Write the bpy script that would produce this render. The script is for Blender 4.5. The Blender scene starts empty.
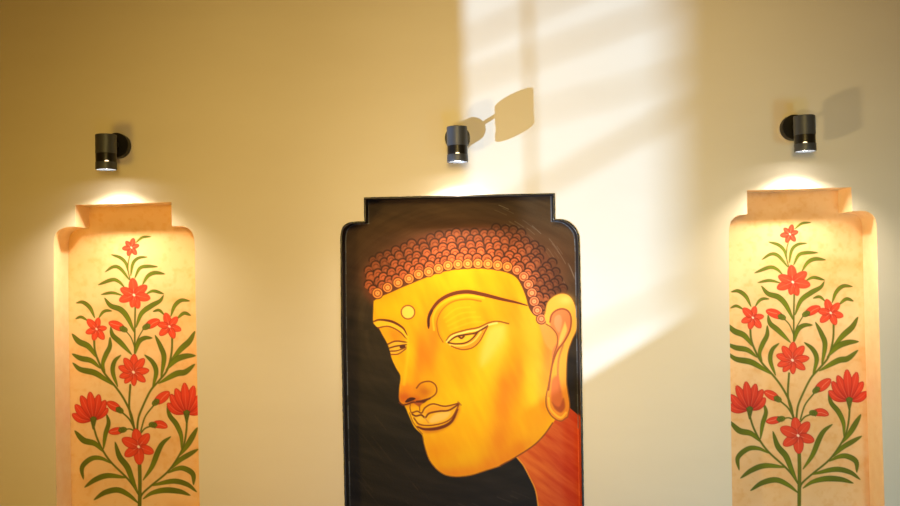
import bpy, math, random
import numpy as np
from mathutils import Vector, Matrix, geometry

scene = bpy.context.scene
C = scene.collection
random.seed(4)

# ------------------------------------------------------------------ camera
F = 889.0
W_, H_ = 900, 506
CAM = Vector((0.0, -2.40, 1.60))
YAW, TILT, ROLL = math.radians(1.3), math.radians(1.5), math.radians(-1.2)
RM = (Matrix.Rotation(YAW, 3, 'Z') @ Matrix.Rotation(math.pi / 2 + TILT, 3, 'X')
      @ Matrix.Rotation(ROLL, 3, 'Z'))
R = np.array(RM)
cam_d = bpy.data.cameras.new('camera')
cam_d.sensor_width = 36.0
cam_d.lens = 36.0 * F / W_
cam = bpy.data.objects.new('camera', cam_d)
C.objects.link(cam)
cam.matrix_world = Matrix.Translation(CAM) @ RM.to_4x4()
scene.camera = cam

def at(px, py, y=0.0):
    """point of the vertical plane at depth y that lies on the sight line"""
    d = RM @ Vector(((px - W_ / 2) / F, (H_ / 2 - py) / F, -1.0))
    t = (y - CAM.y) / d.y
    p = CAM + d * t
    return p.x, p.z

def project(x, y, z):
    v = np.stack([x - CAM.x, y - CAM.y, z - CAM.z], -1) @ R
    return W_ / 2 + F * v[..., 0] / -v[..., 2], H_ / 2 - F * v[..., 1] / -v[..., 2]

DEPTH = 0.088          # niche depth
REACH = 0.090          # lamp axis to wall

# --------------------------------------------------------------- materials
def new_mat(name):
    m = bpy.data.materials.new(name)
    m.use_nodes = True
    nt = m.node_tree
    return m, nt, nt.nodes['Principled BSDF']

def lin(c):
    return tuple(((v / 255) / 12.92 if v / 255 <= .04045 else ((v / 255 + .055) / 1.055) ** 2.4) for v in c[:3]) + (1,)

def simple(name, rgb, rough=.5, metal=0.0, bump=0, scale=200):
    m, nt, b = new_mat(name)
    b.inputs['Base Color'].default_value = lin(rgb)
    b.inputs['Roughness'].default_value = rough
    b.inputs['Metallic'].default_value = metal
    if bump:
        n = nt.nodes.new('ShaderNodeTexNoise'); n.inputs['Scale'].default_value = scale
        n.inputs['Detail'].default_value = 4
        g = nt.nodes.new('ShaderNodeNewGeometry')
        nt.links.new(g.outputs['Position'], n.inputs['Vector'])
        bp = nt.nodes.new('ShaderNodeBump'); bp.inputs['Strength'].default_value = bump
        bp.inputs['Distance'].default_value = .001
        nt.links.new(n.outputs['Fac'], bp.inputs['Height'])
        nt.links.new(bp.outputs['Normal'], b.inputs['Normal'])
    return m

def plaster(name, ca, cb, scale=9, stretch=(1, 1, 1), bump=.25, rough=.75, dist=.002):
    m, nt, b = new_mat(name)
    g = nt.nodes.new('ShaderNodeNewGeometry')
    mp = nt.nodes.new('ShaderNodeMapping'); mp.inputs['Scale'].default_value = stretch
    nt.links.new(g.outputs['Position'], mp.inputs['Vector'])
    n = nt.nodes.new('ShaderNodeTexNoise'); n.inputs['Scale'].default_value = scale
    n.inputs['Detail'].default_value = 8; n.inputs['Roughness'].default_value = .6
    nt.links.new(mp.outputs['Vector'], n.inputs['Vector'])
    r = nt.nodes.new('ShaderNodeValToRGB')
    r.color_ramp.elements[0].position = .3; r.color_ramp.elements[0].color = lin(ca)
    r.color_ramp.elements[1].position = .7; r.color_ramp.elements[1].color = lin(cb)
    nt.links.new(n.outputs['Fac'], r.inputs['Fac'])
    nt.links.new(r.outputs['Color'], b.inputs['Base Color'])
    b.inputs['Roughness'].default_value = rough
    n2 = nt.nodes.new('ShaderNodeTexNoise'); n2.inputs['Scale'].default_value = scale * 7
    n2.inputs['Detail'].default_value = 6
    nt.links.new(mp.outputs['Vector'], n2.inputs['Vector'])
    bp = nt.nodes.new('ShaderNodeBump'); bp.inputs['Strength'].default_value = bump
    bp.inputs['Distance'].default_value = dist
    nt.links.new(n2.outputs['Fac'], bp.inputs['Height'])
    nt.links.new(bp.outputs['Normal'], b.inputs['Normal'])
    return m

def painted(name, rough=.6, spec=.3, bump=.2, scale=260):
    m, nt, b = new_mat(name)
    a = nt.nodes.new('ShaderNodeAttribute'); a.attribute_name = 'paint'
    nt.links.new(a.outputs['Color'], b.inputs['Base Color'])
    b.inputs['Roughness'].default_value = rough
    b.inputs['Specular IOR Level'].default_value = spec
    g = nt.nodes.new('ShaderNodeNewGeometry')
    n = nt.nodes.new('ShaderNodeTexNoise'); n.inputs['Scale'].default_value = scale
    n.inputs['Detail'].default_value = 4
    nt.links.new(g.outputs['Position'], n.inputs['Vector'])
    bp = nt.nodes.new('ShaderNodeBump'); bp.inputs['Strength'].default_value = bump
    bp.inputs['Distance'].default_value = .0012
    nt.links.new(n.outputs['Fac'], bp.inputs['Height'])
    nt.links.new(bp.outputs['Normal'], b.inputs['Normal'])
    return m

def glow(name, rgb, s):
    m, nt, b = new_mat(name)
    b.inputs['Base Color'].default_value = lin(rgb)
    b.inputs['Emission Color'].default_value = lin(rgb)
    b.inputs['Emission Strength'].default_value = s
    return m

M_wall = plaster('wall_paint', (226, 217, 200), (230, 222, 206), scale=4, stretch=(.5, 1, 1.4), bump=.12, rough=.6, dist=.003)
M_side = plaster('side_wall_paint', (200, 172, 125), (208, 180, 132))
M_lining = plaster('peach_plaster', (243, 212, 166), (250, 226, 188), scale=28, bump=.3)
M_floral = painted('floral_paint', .7, .25, .2)
M_port = painted('portrait_paint', .55, .22, .3, 180)
M_black = simple('black_gloss_paint', (30, 27, 26), .32, 0, .5, 90)
M_metal = simple('anodised_grey', (76, 80, 88), .42, .45, .25, 900)
M_dark = simple('dark_sleeve', (18, 17, 17), .35, .2)
M_plate = simple('black_base', (30, 30, 31), .4, .3)
M_gask = simple('pale_gasket', (225, 218, 205), .5)
M_lens = glow('lit_lens', (255, 246, 230), 34.0)
M_glint = glow('glint_glow', (255, 232, 190), 2.2)
M_wood = simple('window_wood', (190, 170, 140), .6)

# ----------------------------------------------------------------- helpers
def mesh_obj(name, verts, faces, mat, parent=None, smooth=False):
    me = bpy.data.meshes.new(name)
    me.from_pydata([tuple(v) for v in verts], [], faces)
    me.update()
    if smooth:
        me.polygons.foreach_set('use_smooth', [True] * len(me.polygons))
    me.materials.append(mat)
    o = bpy.data.objects.new(name, me)
    C.objects.link(o)
    if parent:
        o.parent = parent
        o.matrix_parent_inverse = Matrix.Identity(4)
    return o

def lathe(profile, seg=48, closed=False):
    """profile: list of (r,z); axis = z"""
    vs, fs = [], []
    n = len(profile)
    for i in range(seg):
        a = 2 * math.pi * i / seg
        for r, z in profile:
            vs.append((r * math.cos(a), r * math.sin(a), z))
    m = n if closed else n - 1
    for i in range(seg):
        j = (i + 1) % seg
        for k in range(m):
            k2 = (k + 1) % n
            fs.append((i * n + k, j * n + k, j * n + k2, i * n + k2))
    return vs, fs

def cap_lathe(profile, seg=48):
    vs, fs = lathe(profile, seg)
    n = len(profile)
    fs.append(tuple(i * n for i in range(seg))[::-1])
    fs.append(tuple(i * n + n - 1 for i in range(seg)))
    return vs, fs

def turn(vs, mat, off=(0, 0, 0)):
    o = Vector(off)
    return [tuple((mat @ Vector(v)) + o) for v in vs]

def box(x0, x1, y0, y1, z0, z1):
    v = [(x, y, z) for x in (x0, x1) for y in (y0, y1) for z in (z0, z1)]
    f = [(0, 1, 3, 2), (4, 6, 7, 5), (0, 4, 5, 1), (2, 3, 7, 6), (0, 2, 6, 4), (1, 5, 7, 3)]
    return v, f

def auto_smooth(o, deg=35):
    me = o.data
    me.polygons.foreach_set('use_smooth', [True] * len(me.polygons))
    import bmesh
    bm = bmesh.new(); bm.from_mesh(me)
    bmesh.ops.recalc_face_normals(bm, faces=bm.faces)
    for e in bm.edges:
        if len(e.link_faces) == 2 and e.calc_face_angle(0) > math.radians(deg):
            e.smooth = False
    bm.to_mesh(me); bm.free()

# ------------------------------------------------------------ niche outlines
def crom(pts, n=8):
    P = [np.array(p, float) for p in pts]
    P = [2 * P[0] - P[1]] + P + [2 * P[-1] - P[-2]]
    out = []
    for i in range(1, len(P) - 2):
        for k in range(n):
            t = k / n
            a, b, c, d = P[i - 1], P[i], P[i + 1], P[i + 2]
            out.append(.5 * ((2 * b) + (-a + c) * t + (2 * a - 5 * b + 4 * c - d) * t * t
                             + (-a + 3 * b - 3 * c + d) * t ** 3))
    out.append(P[-2])
    return np.array(out)

BOT = 585
def outline(lo, ltab, rtab, ro):
    """lo: left side points from the bottom up to the tab, ltab/rtab: tab corners, ro: shoulder points down"""
    L = [np.array(lo[0], float), np.array(lo[1], float)] + list(crom(lo[2:], 5))
    Rr = list(crom(ro[:-2], 5)) + [np.array(ro[-2], float), np.array(ro[-1], float)]
    return [tuple(p) for p in L] + [ltab, rtab] + [tuple(p) for p in Rr]

OUT = {
 'left': outline([(57.7, BOT), (53.8, 300), (53.8, 246), (54.6, 237), (57.4, 231.5), (62.5, 228.3), (68, 227), (75.4, 226.6)],
                 (75.3, 205), (171.3, 202),
                 [(172, 226), (181, 226), (187, 227.6), (191.7, 232), (194, 238.5), (194.8, 247), (195.6, 300), (201.3, BOT)]),
 'mid': outline([(346.5, BOT), (341.2, 330), (340.6, 240), (341.2, 232), (343.6, 226.4), (349, 222.7), (356, 221.8), (364.4, 221.4)],
                (364.2, 197.6), (554.4, 193.4),
                [(554.9, 219.4), (562, 219.6), (568, 221.6), (575, 227.5), (578.6, 235.4), (579.6, 250), (581, 330), (585.2, BOT)]),
 'right': outline([(733.4, BOT), (729.2, 300), (728.8, 238), (729.2, 229), (731, 221.5), (736, 216.3), (741, 214.8), (747.2, 214.3)],
                  (747, 190.2), (851.2, 187.2),
                  [(852.3, 211.2), (861, 210.8), (868, 211.8), (874, 216.5), (876.4, 224), (877, 236), (878.4, 300), (887, BOT)]),
}
OUTW = {k: [at(*p) for p in v] for k, v in OUT.items()}       # on the wall plane

def inside(poly, X, Z):
    res = np.zeros(X.shape, bool)
    n = len(poly)
    for i in range(n):
        x1, z1 = poly[i]; x2, z2 = poly[(i + 1) % n]
        if z1 == z2: continue
        c = ((z1 > Z) != (z2 > Z)) & (X < (x2 - x1) * (Z - z1) / (z2 - z1) + x1)
        res ^= c
    return res

# --------------------------------------------------------------- back wall
WX0, WX1, WZ0, WZ1 = -1.9, 2.6, 0.0, 3.0
def build_wall():
    pts, edges = [], []
    def loop(ps):
        b = len(pts)
        pts.extend(Vector(p) for p in ps)
        edges.extend((b + i, b + (i + 1) % len(ps)) for i in range(len(ps)))
    loop([(WX0, WZ0), (WX1, WZ0), (WX1, WZ1), (WX0, WZ1)])
    for k in OUTW: loop(OUTW[k])
    r = geometry.delaunay_2d_cdt(pts, edges, [], 0, 1e-6)
    V, Fc = r[0], r[2]
    keep = []
    for f in Fc:
        cx = sum(V[i][0] for i in f) / 3; cz = sum(V[i][1] for i in f) / 3
        if not any(inside(OUTW[k], np.array([cx]), np.array([cz]))[0] for k in OUTW):
            keep.append(tuple(f))
    n = len(V)
    verts = [(v[0], 0, v[1]) for v in V]
    o = mesh_obj('wall_back', verts, keep, M_wall)
    o['kind'] = 'structure'
    import bmesh
    bm = bmesh.new(); bm.from_mesh(o.data)
    bmesh.ops.recalc_face_normals(bm, faces=bm.faces)
    bm.to_mesh(o.data); bm.free()
    return o
build_wall()

# -------------------------------------------------------------- the painter
def rgb(c): return np.array(c, float) / 255

_lat = {}
def noise(px, py, sx, sy=None, seed=0, oct=3):
    sy = sy or sx
    out = np.zeros(px.shape); amp, tot = 1, 0
    for o in range(oct):
        key = seed * 10 + o
        if key not in _lat:
            _lat[key] = np.random.RandomState(key).rand(256, 256)
        L = _lat[key]
        u = px / sx * 2 ** o + 1000; v = py / sy * 2 ** o + 1000
        i = np.floor(u).astype(int); j = np.floor(v).astype(int)
        fu = u - i; fv = v - j
        fu = fu * fu * (3 - 2 * fu); fv = fv * fv * (3 - 2 * fv)
        i0, i1, j0, j1 = i % 256, (i + 1) % 256, j % 256, (j + 1) % 256
        out += amp * ((L[j0, i0] * (1 - fu) + L[j0, i1] * fu) * (1 - fv) + (L[j1, i0] * (1 - fu) + L[j1, i1] * fu) * fv)
        tot += amp; amp *= .55
    return out / tot

class Panel:
    def __init__(s, key, pitch):
        ow = OUTW[key]
        s.key = key
        xs = [p[0] for p in ow]; zs = [p[1] for p in ow]
        s.x = np.arange(min(xs) - pitch, max(xs) + 2 * pitch, pitch)
        s.z = np.arange(max(zs) + pitch, min(zs) - 2 * pitch, -pitch)
        s.X, s.Z = np.meshgrid(s.x, s.z)
        s.px, s.py = project(s.X, np.full(s.X.shape, DEPTH), s.Z)
        s.col = np.zeros(s.X.shape + (3,)); s.lab = np.zeros(s.X.shape, int)
        s.step = pitch * F / 2.49
    def win(s, x0, x1, y0, y1):
        # index window covering a pixel-space box
        m = 4
        c = (s.px > x0 - m) & (s.px < x1 + m); r = (s.py > y0 - m) & (s.py < y1 + m)
        b = c & r
        rr = np.where(b.any(1))[0]; cc = np.where(b.any(0))[0]
        if not len(rr) or not len(cc): return None
        return slice(rr[0], rr[-1] + 1), slice(cc[0], cc[-1] + 1)
    def put(s, w, a, color, lab=None):
        c = color if isinstance(color, np.ndarray) else rgb(color)
        s.col[w] = s.col[w] * (1 - a[..., None]) + c * a[..., None]
        if lab is not None:
            L = s.lab[w]; L[a > .5] = lab; s.lab[w] = L
    def sd_poly(s, P, w):
        px, py = s.px[w], s.py[w]
        d = np.full(px.shape, 1e9)
        n = len(P)
        for i in range(n):
            a, b = P[i], P[(i + 1) % n]
            e = b - a; L = (e ** 2).sum()
            if L < 1e-12: continue
            t = np.clip(((px - a[0]) * e[0] + (py - a[1]) * e[1]) / L, 0, 1)
            d = np.minimum(d, np.hypot(px - a[0] - t * e[0], py - a[1] - t * e[1]))
        ins = inside([tuple(p) for p in P], px, py)
        return np.where(ins, -d, d)
    def fill(s, pts, color, soft=.8, lab=None, smooth=True, alpha=1.0):
        P = np.array(pts, float)
        if smooth:
            Q = list(pts) + [pts[0]]
            P = crom(Q, 6)[:-1]
        m = soft + 1
        w = s.win(P[:, 0].min() - m, P[:, 0].max() + m, P[:, 1].min() - m, P[:, 1].max() + m)
        if w is None: return
        sd = s.sd_poly(P, w)
        a = np.clip(.5 - sd / soft, 0, 1); a = a * a * (3 - 2 * a) * alpha
        c = color(s.px[w], s.py[w], sd) if callable(color) else color
        s.put(w, a, c, lab)
    def stroke(s, pts, width, color, soft=.8, lab=None, n=7, alpha=1.0, edge=None, vein=None):
        """width: number or function of t (0..1), full width in pixels"""
        P = crom(pts, n) if len(pts) > 2 else np.array([np.array(pts[0]) + (np.array(pts[1]) - np.array(pts[0])) * k / 6 for k in range(7)], float)
        seg = np.hypot(*(P[1:] - P[:-1]).T); cum = np.concatenate([[0], np.cumsum(seg)]); tot = cum[-1]
        wf = width if callable(width) else (lambda t: np.full(np.shape(t), float(width)))
        mw = float(np.max(wf(np.linspace(0, 1, 20)))) + soft + 1
        w = s.win(P[:, 0].min() - mw, P[:, 0].max() + mw, P[:, 1].min() - mw, P[:, 1].max() + mw)
        if w is None: return
        px, py = s.px[w], s.py[w]
        best = np.full(px.shape, 1e9); dist = np.full(px.shape, 1e9); T = np.zeros(px.shape)
        for i in range(len(seg)):
            a, e = P[i], P[i + 1] - P[i]
            L = seg[i] ** 2
            if L < 1e-12: continue
            t = np.clip(((px - a[0]) * e[0] + (py - a[1]) * e[1]) / L, 0, 1)
            d = np.hypot(px - a[0] - t * e[0], py - a[1] - t * e[1])
            tt = (cum[i] + t * seg[i]) / tot
            sd = d - wf(tt) / 2
            k = sd < best
            best = np.where(k, sd, best); dist = np.where(k, d, dist); T = np.where(k, tt, T)
        a = np.clip(.5 - best / soft, 0, 1); a = a * a * (3 - 2 * a) * alpha
        c = rgb(color) if not callable(color) else None
        if c is None: c = color(px, py, best, T)
        c = np.broadcast_to(c, px.shape + (3,)).copy()
        if edge is not None:
            k = np.clip(1 + best / 1.0, 0, 1)[..., None] * .6
            c = c * (1 - k) + rgb(edge) * k
        if vein is not None:
            k = (np.clip(1 - dist / .55, 0, 1) * np.clip(T * 4, 0, 1) * .55)[..., None]
            c = c * (1 - k) + rgb(vein) * k
        s.put(w, a, c, lab)
    def blob(s, cx, cy, sx, sy, color, k=1.0, ang=0, mask=None):
        m = 2.6 * max(sx, sy)
        w = s.win(cx - m, cx + m, cy - m, cy + m)
        if w is None: return
        dx, dy = s.px[w] - cx, s.py[w] - cy
        ca, sa = math.cos(math.radians(ang)), math.sin(math.radians(ang))
        u = (dx * ca + dy * sa) / sx; v = (-dx * sa + dy * ca) / sy
        a = np.exp(-(u * u + v * v)) * k
        if mask is not None: a = a * mask[w]
        s.put(w, a, color)
    def build(s, parts, parent, mat, origin):
        ny, nx = s.X.shape
        col = s.col
        c = np.clip(col, 0, 1)
        linc = np.where(c <= .04045, c / 12.92, ((c + .055) / 1.055) ** 2.4)
        qx = (s.X[:-1, :-1] + s.X[1:, 1:]) / 2; qz = (s.Z[:-1, :-1] + s.Z[1:, 1:]) / 2
        # keep the cells of the niche, one cell of tuck under the lining
        g = s.x[1] - s.x[0]
        ow = OUTW[s.key]
        ok = inside(ow, qx, qz)
        for dx, dz in ((g, 0), (-g, 0), (0, g), (0, -g)):
            ok |= inside(ow, qx + dx, qz + dz)
        ql = s.lab[:-1, :-1]
        objs = {}
        for lab, name in parts.items():
            sel = ok & (ql == lab)
            jj, ii = np.where(sel)
            if not len(jj): continue
            a = jj * nx + ii
            q = np.stack([a, a + nx, a + nx + 1, a + 1], 1)
            u, inv = np.unique(q.ravel(), return_inverse=True)
            xs = s.X.ravel()[u] - origin[0]; zs = s.Z.ravel()[u] - origin[2]
            me = bpy.data.meshes.new(name)
            me.vertices.add(len(u))
            co = np.stack([xs, np.full(len(u), DEPTH - origin[1]), zs], 1)
            me.vertices.foreach_set('co', co.ravel())
            nq = len(q)
            me.loops.add(nq * 4); me.loops.foreach_set('vertex_index', inv.astype(np.int32).ravel())
            me.polygons.add(nq)
            me.polygons.foreach_set('loop_start', np.arange(0, nq * 4, 4, dtype=np.int32))
            me.update(calc_edges=True)
            at_ = me.attributes.new('paint', 'FLOAT_COLOR', 'POINT')
            rgba = np.concatenate([linc.reshape(-1, 3)[u], np.ones((len(u), 1))], 1)
            at_.data.foreach_set('color', rgba.ravel())
            me.validate()
            me.materials.append(mat)
            o = bpy.data.objects.new(name, me); C.objects.link(o)
            o.parent = parent
            objs[lab] = o
        return objs

def lining(key, parent, mat, origin, colour=None, rim=.0015):
    """returns of the niche: front edge slightly eased, then back to the painted panel"""
    ow = OUTW[key]
    P = []
    for i in range(len(ow)):
        a = np.array(ow[i]); b = np.array(ow[(i + 1) % len(ow)])
        n = max(1, int(np.hypot(*(b - a)) / .008)) if i < len(ow) - 1 else 30
        for k in range(n): P.append(a + (b - a) * k / n)
    P = np.array(P); n = len(P)
    rings = [(0, 0.0), (0, DEPTH * .25), (0, DEPTH * .5), (0, DEPTH * .75), (0, DEPTH + .001)]
    vs, fs = [], []
    for off, y in rings:
        for p in P: vs.append((p[0] - origin[0], y - origin[1], p[1] - origin[2]))
    for r in range(len(rings) - 1):
        for i in range(n):
            j = (i + 1) % n
            fs.append((r * n + i, r * n + j, (r + 1) * n + j, (r + 1) * n + i))
    o = mesh_obj('niche_lining', vs, fs, mat, parent)
    if colour:
        a = o.data.attributes.new('paint', 'FLOAT_COLOR', 'POINT')
        for i, v in enumerate(vs):
            a.data[i].color = lin(colour(v[0] + origin[0], v[1] + origin[1], v[2] + origin[2]))
    return o, P

def thing(name, label, cat, loc, group=None):
    o = bpy.data.objects.new(name, None)
    C.objects.link(o); o.location = loc
    o.empty_display_size = .05
    o['label'] = label; o['category'] = cat
    if group: o['group'] = group
    return o

# --------------------------------------------------------- floral mural
GREEN = (112, 126, 22); GEDGE = (62, 74, 22)
def leafw(W):
    return lambda t: W * np.clip(np.sin(np.pi * np.clip(t, 0, 1) ** .82), 0, 1) ** .8 + .35 + .5 * t

LEAVES = [  # tip ... base, width
 ([(151, 236.6), (142.5, 237.4), (136, 242.5)], 2.2),
 ([(111.3, 254.6), (120.5, 257.8), (126, 263.5), (128, 271.5)], 3),
 ([(105, 272), (113.4, 266.8), (120.5, 268.7), (129.3, 279.8)], 3.2),
 ([(98, 285), (112, 279.8), (119, 281.8), (124.5, 287.5)], 3.6),
 ([(101, 294.6), (112, 292.8), (122, 295.3)], 2.8),
 ([(147.3, 257), (138.5, 258), (133, 263.5), (130.7, 275.6)], 3),
 ([(157.7, 266.7), (147, 266.4), (139.7, 268.4), (134.8, 278)], 3.4),
 ([(165, 274), (155, 272.8), (148, 276), (142.5, 284.6)], 4),
 ([(164, 294), (153.5, 291), (146, 294)], 3),
 ([(163.6, 295), (160, 300.8), (151, 306), (141.5, 313.5), (136, 327.5)], 5.2),
 ([(76, 303), (83, 302.3), (90, 307.8), (94.7, 317.8)], 4),
 ([(75.4, 319), (81, 317), (87.5, 320.5)], 2.6),
 ([(112, 311), (106.5, 310.6), (102.5, 312.6), (98.9, 317.8)], 2.8),
 ([(104.4, 297.8), (110.6, 305.6), (120.5, 309.5), (127.5, 317.5), (134.4, 332.5)], 5.6),
 ([(110.6, 326.8), (112.7, 335.2), (120.3, 342.4), (131.6, 354.5)], 5.2),
 ([(71.9, 333.7), (78.8, 341.5), (88.5, 346.5), (96.5, 357.5)], 6),
 ([(110, 337), (109.8, 346.5), (105.8, 355), (102.8, 364), (105, 372.5)], 4.8),
 ([(72, 353.8), (80.5, 358.2), (91.3, 360.8), (100.3, 368.3)], 5.4),
 ([(121, 355), (114.5, 361.5), (112.8, 372), (117.6, 386.5)], 4.4),
 ([(72.6, 362.8), (80.5, 369.4), (94, 372.6), (104, 378.5), (114, 385.5)], 6),
 ([(106.5, 414), (108.6, 423), (105.4, 434.6), (103.4, 449)], 4.4),
 ([(74.6, 430.6), (83.5, 440.2), (94.8, 443.6), (103.6, 452)], 6),
 ([(83.4, 479.4), (82.2, 467), (91.5, 458.6), (101.5, 458.4), (111.4, 463.4)], 5),
 ([(84.5, 487.4), (95.4, 479.6), (108, 475.6), (127.4, 477.8)], 5.4),
 ([(93.8, 500), (105, 492.5), (118, 490), (129, 495.2), (138.6, 503.4)], 5.6),
 ([(115, 441.8), (119.5, 456.5), (127.2, 466.8), (132, 479), (138, 494)], 6),
 ([(152.4, 338), (144.5, 338), (138.5, 342.5), (134.8, 354.5)], 4.6),
 ([(155, 335), (160.8, 347), (164, 358), (161, 378)], 5),
 ([(144.5, 354.8), (152.5, 362), (156.2, 372), (152.6, 388)], 4.6),
 ([(195, 331), (189.5, 341), (181, 349), (171, 360.5)], 6),
 ([(195.7, 355.6), (185.3, 356.2), (175.7, 360), (166, 370)], 6),
 ([(195, 364), (185.3, 372), (175.7, 374), (158.5, 383.5)], 6),
 ([(190, 301), (181, 300.4), (174.5, 306.2), (170.8, 316.4)], 4),
 ([(190.9, 315.5), (184, 313.2), (177, 318.7)], 3.4),
 ([(152.8, 311.6), (159, 310.2), (164, 314.6)], 2.6),
 ([(167.3, 404.3), (169.5, 415), (176.5, 424.5), (181.2, 436), (181.6, 449)], 5),
 ([(170.9, 436.5), (163.2, 442.6), (158.4, 450.6), (152, 466.6), (143.2, 480)], 5.4),
 ([(197.6, 427.4), (190.8, 439.5), (186.5, 446.5), (180, 455.4)], 5.6),
 ([(198.4, 449), (188.8, 454.6), (180, 460), (171.5, 468.5)], 5),
 ([(193.6, 485), (192.8, 474), (184, 468.4), (176, 469), (168, 473)], 5.4),
 ([(196.8, 492), (187, 484.4), (172.8, 481.2), (150.4, 485.8)], 5.2),
 ([(190.4, 495.4), (179.2, 491.4), (164.8, 490.2), (152, 493), (143.2, 498.8)], 5.8),
]
STEMS = [
 ([(130, 255), (128.4, 262), (128.2, 271), (131, 283)], 1.1),
 ([(135.3, 306), (134.8, 329.6), (134.8, 353)], 1.7),
 ([(125.8, 331), (131, 337.5), (134.6, 347)], 1.2),
 ([(143, 329.6), (137.4, 340), (135, 350)], 1.2),
 ([(94, 339), (95, 351), (99, 362.5), (105, 374), (116.2, 387.7), (124.5, 400), (131.4, 415), (134.4, 430)], 2),
 ([(172.2, 337), (171.5, 353), (167.3, 369.7), (159, 380.7), (150.7, 390.4), (143, 406), (138.5, 418), (137, 431)], 2),
 ([(130.3, 385), (129.3, 408.4), (134, 427), (136, 435)], 2),
 ([(121.7, 411.9), (129.5, 419.5), (134.5, 429)], 1.6),
 ([(125, 429.5), (130, 429), (134.5, 431)], 1.4),
 ([(153.5, 405.6), (145.2, 416.7), (140.8, 431)], 1.5),
 ([(151, 426), (145, 428.5), (141, 433)], 1.5),
 ([(93.4, 426), (97, 438), (103.4, 451.4), (111.4, 462.6), (125, 476), (132, 484), (138.6, 494)], 1.9),
 ([(187, 420), (186.2, 432), (184, 444), (179.2, 455.4), (168, 471.4), (152, 485), (142.4, 493.8), (140, 500)], 1.9),
 ([(139.4, 460), (139.9, 480), (139.6, 506), (139, 560), (139, 590)], 3.6),
]
# open flowers: centre, petal tips
OPEN = [
 ((131.4, 247.6), [(133.4, 238.6), (138.8, 245.2), (136.2, 254.5), (128, 255.4), (122.6, 248.6), (126, 241.6)], 1.05),
 ((134, 295), [(132.6, 278.8), (146.4, 286), (149.6, 298.4), (138.4, 308), (132, 307), (119.8, 300.6), (121, 288.8)], 1.0),
 ((96.5, 329), [(98.4, 318.2), (106.4, 328), (103.7, 339), (93.6, 340), (86.2, 332.8), (87.6, 319.8)], 1.0),
 ((169.4, 326.5), [(165.5, 313.4), (177.2, 317.4), (180.7, 330), (174, 338), (160, 335), (157.8, 323.8)], 1.0),
 ((133.5, 372.2), [(134.2, 354.5), (144, 358.8), (148.8, 370.4), (145, 381.6), (134, 385.6), (125, 383), (119.8, 377), (118.8, 366.8), (124.4, 358.4)], .85),
 ((138.6, 446.8), [(135.6, 429.6), (148.6, 434.4), (153, 452.4), (139.4, 464), (125.4, 455.6), (122.8, 439.2)], 1.05),
]
# lilies seen from the side: base, tips
SIDE = [
 ((93.4, 420.5), [(72.4, 414), (107.8, 408.7), (75.4, 404.6), (105.6, 400.4), (81, 395.6), (99, 394.4), (89.9, 391.8)]),
 ((186.7, 414), [(167.4, 403.4), (203, 405.6), (170.6, 394.2), (199.5, 395.6), (175.6, 388.4), (193.8, 385.6), (184.4, 382.6)]),
]
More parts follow.
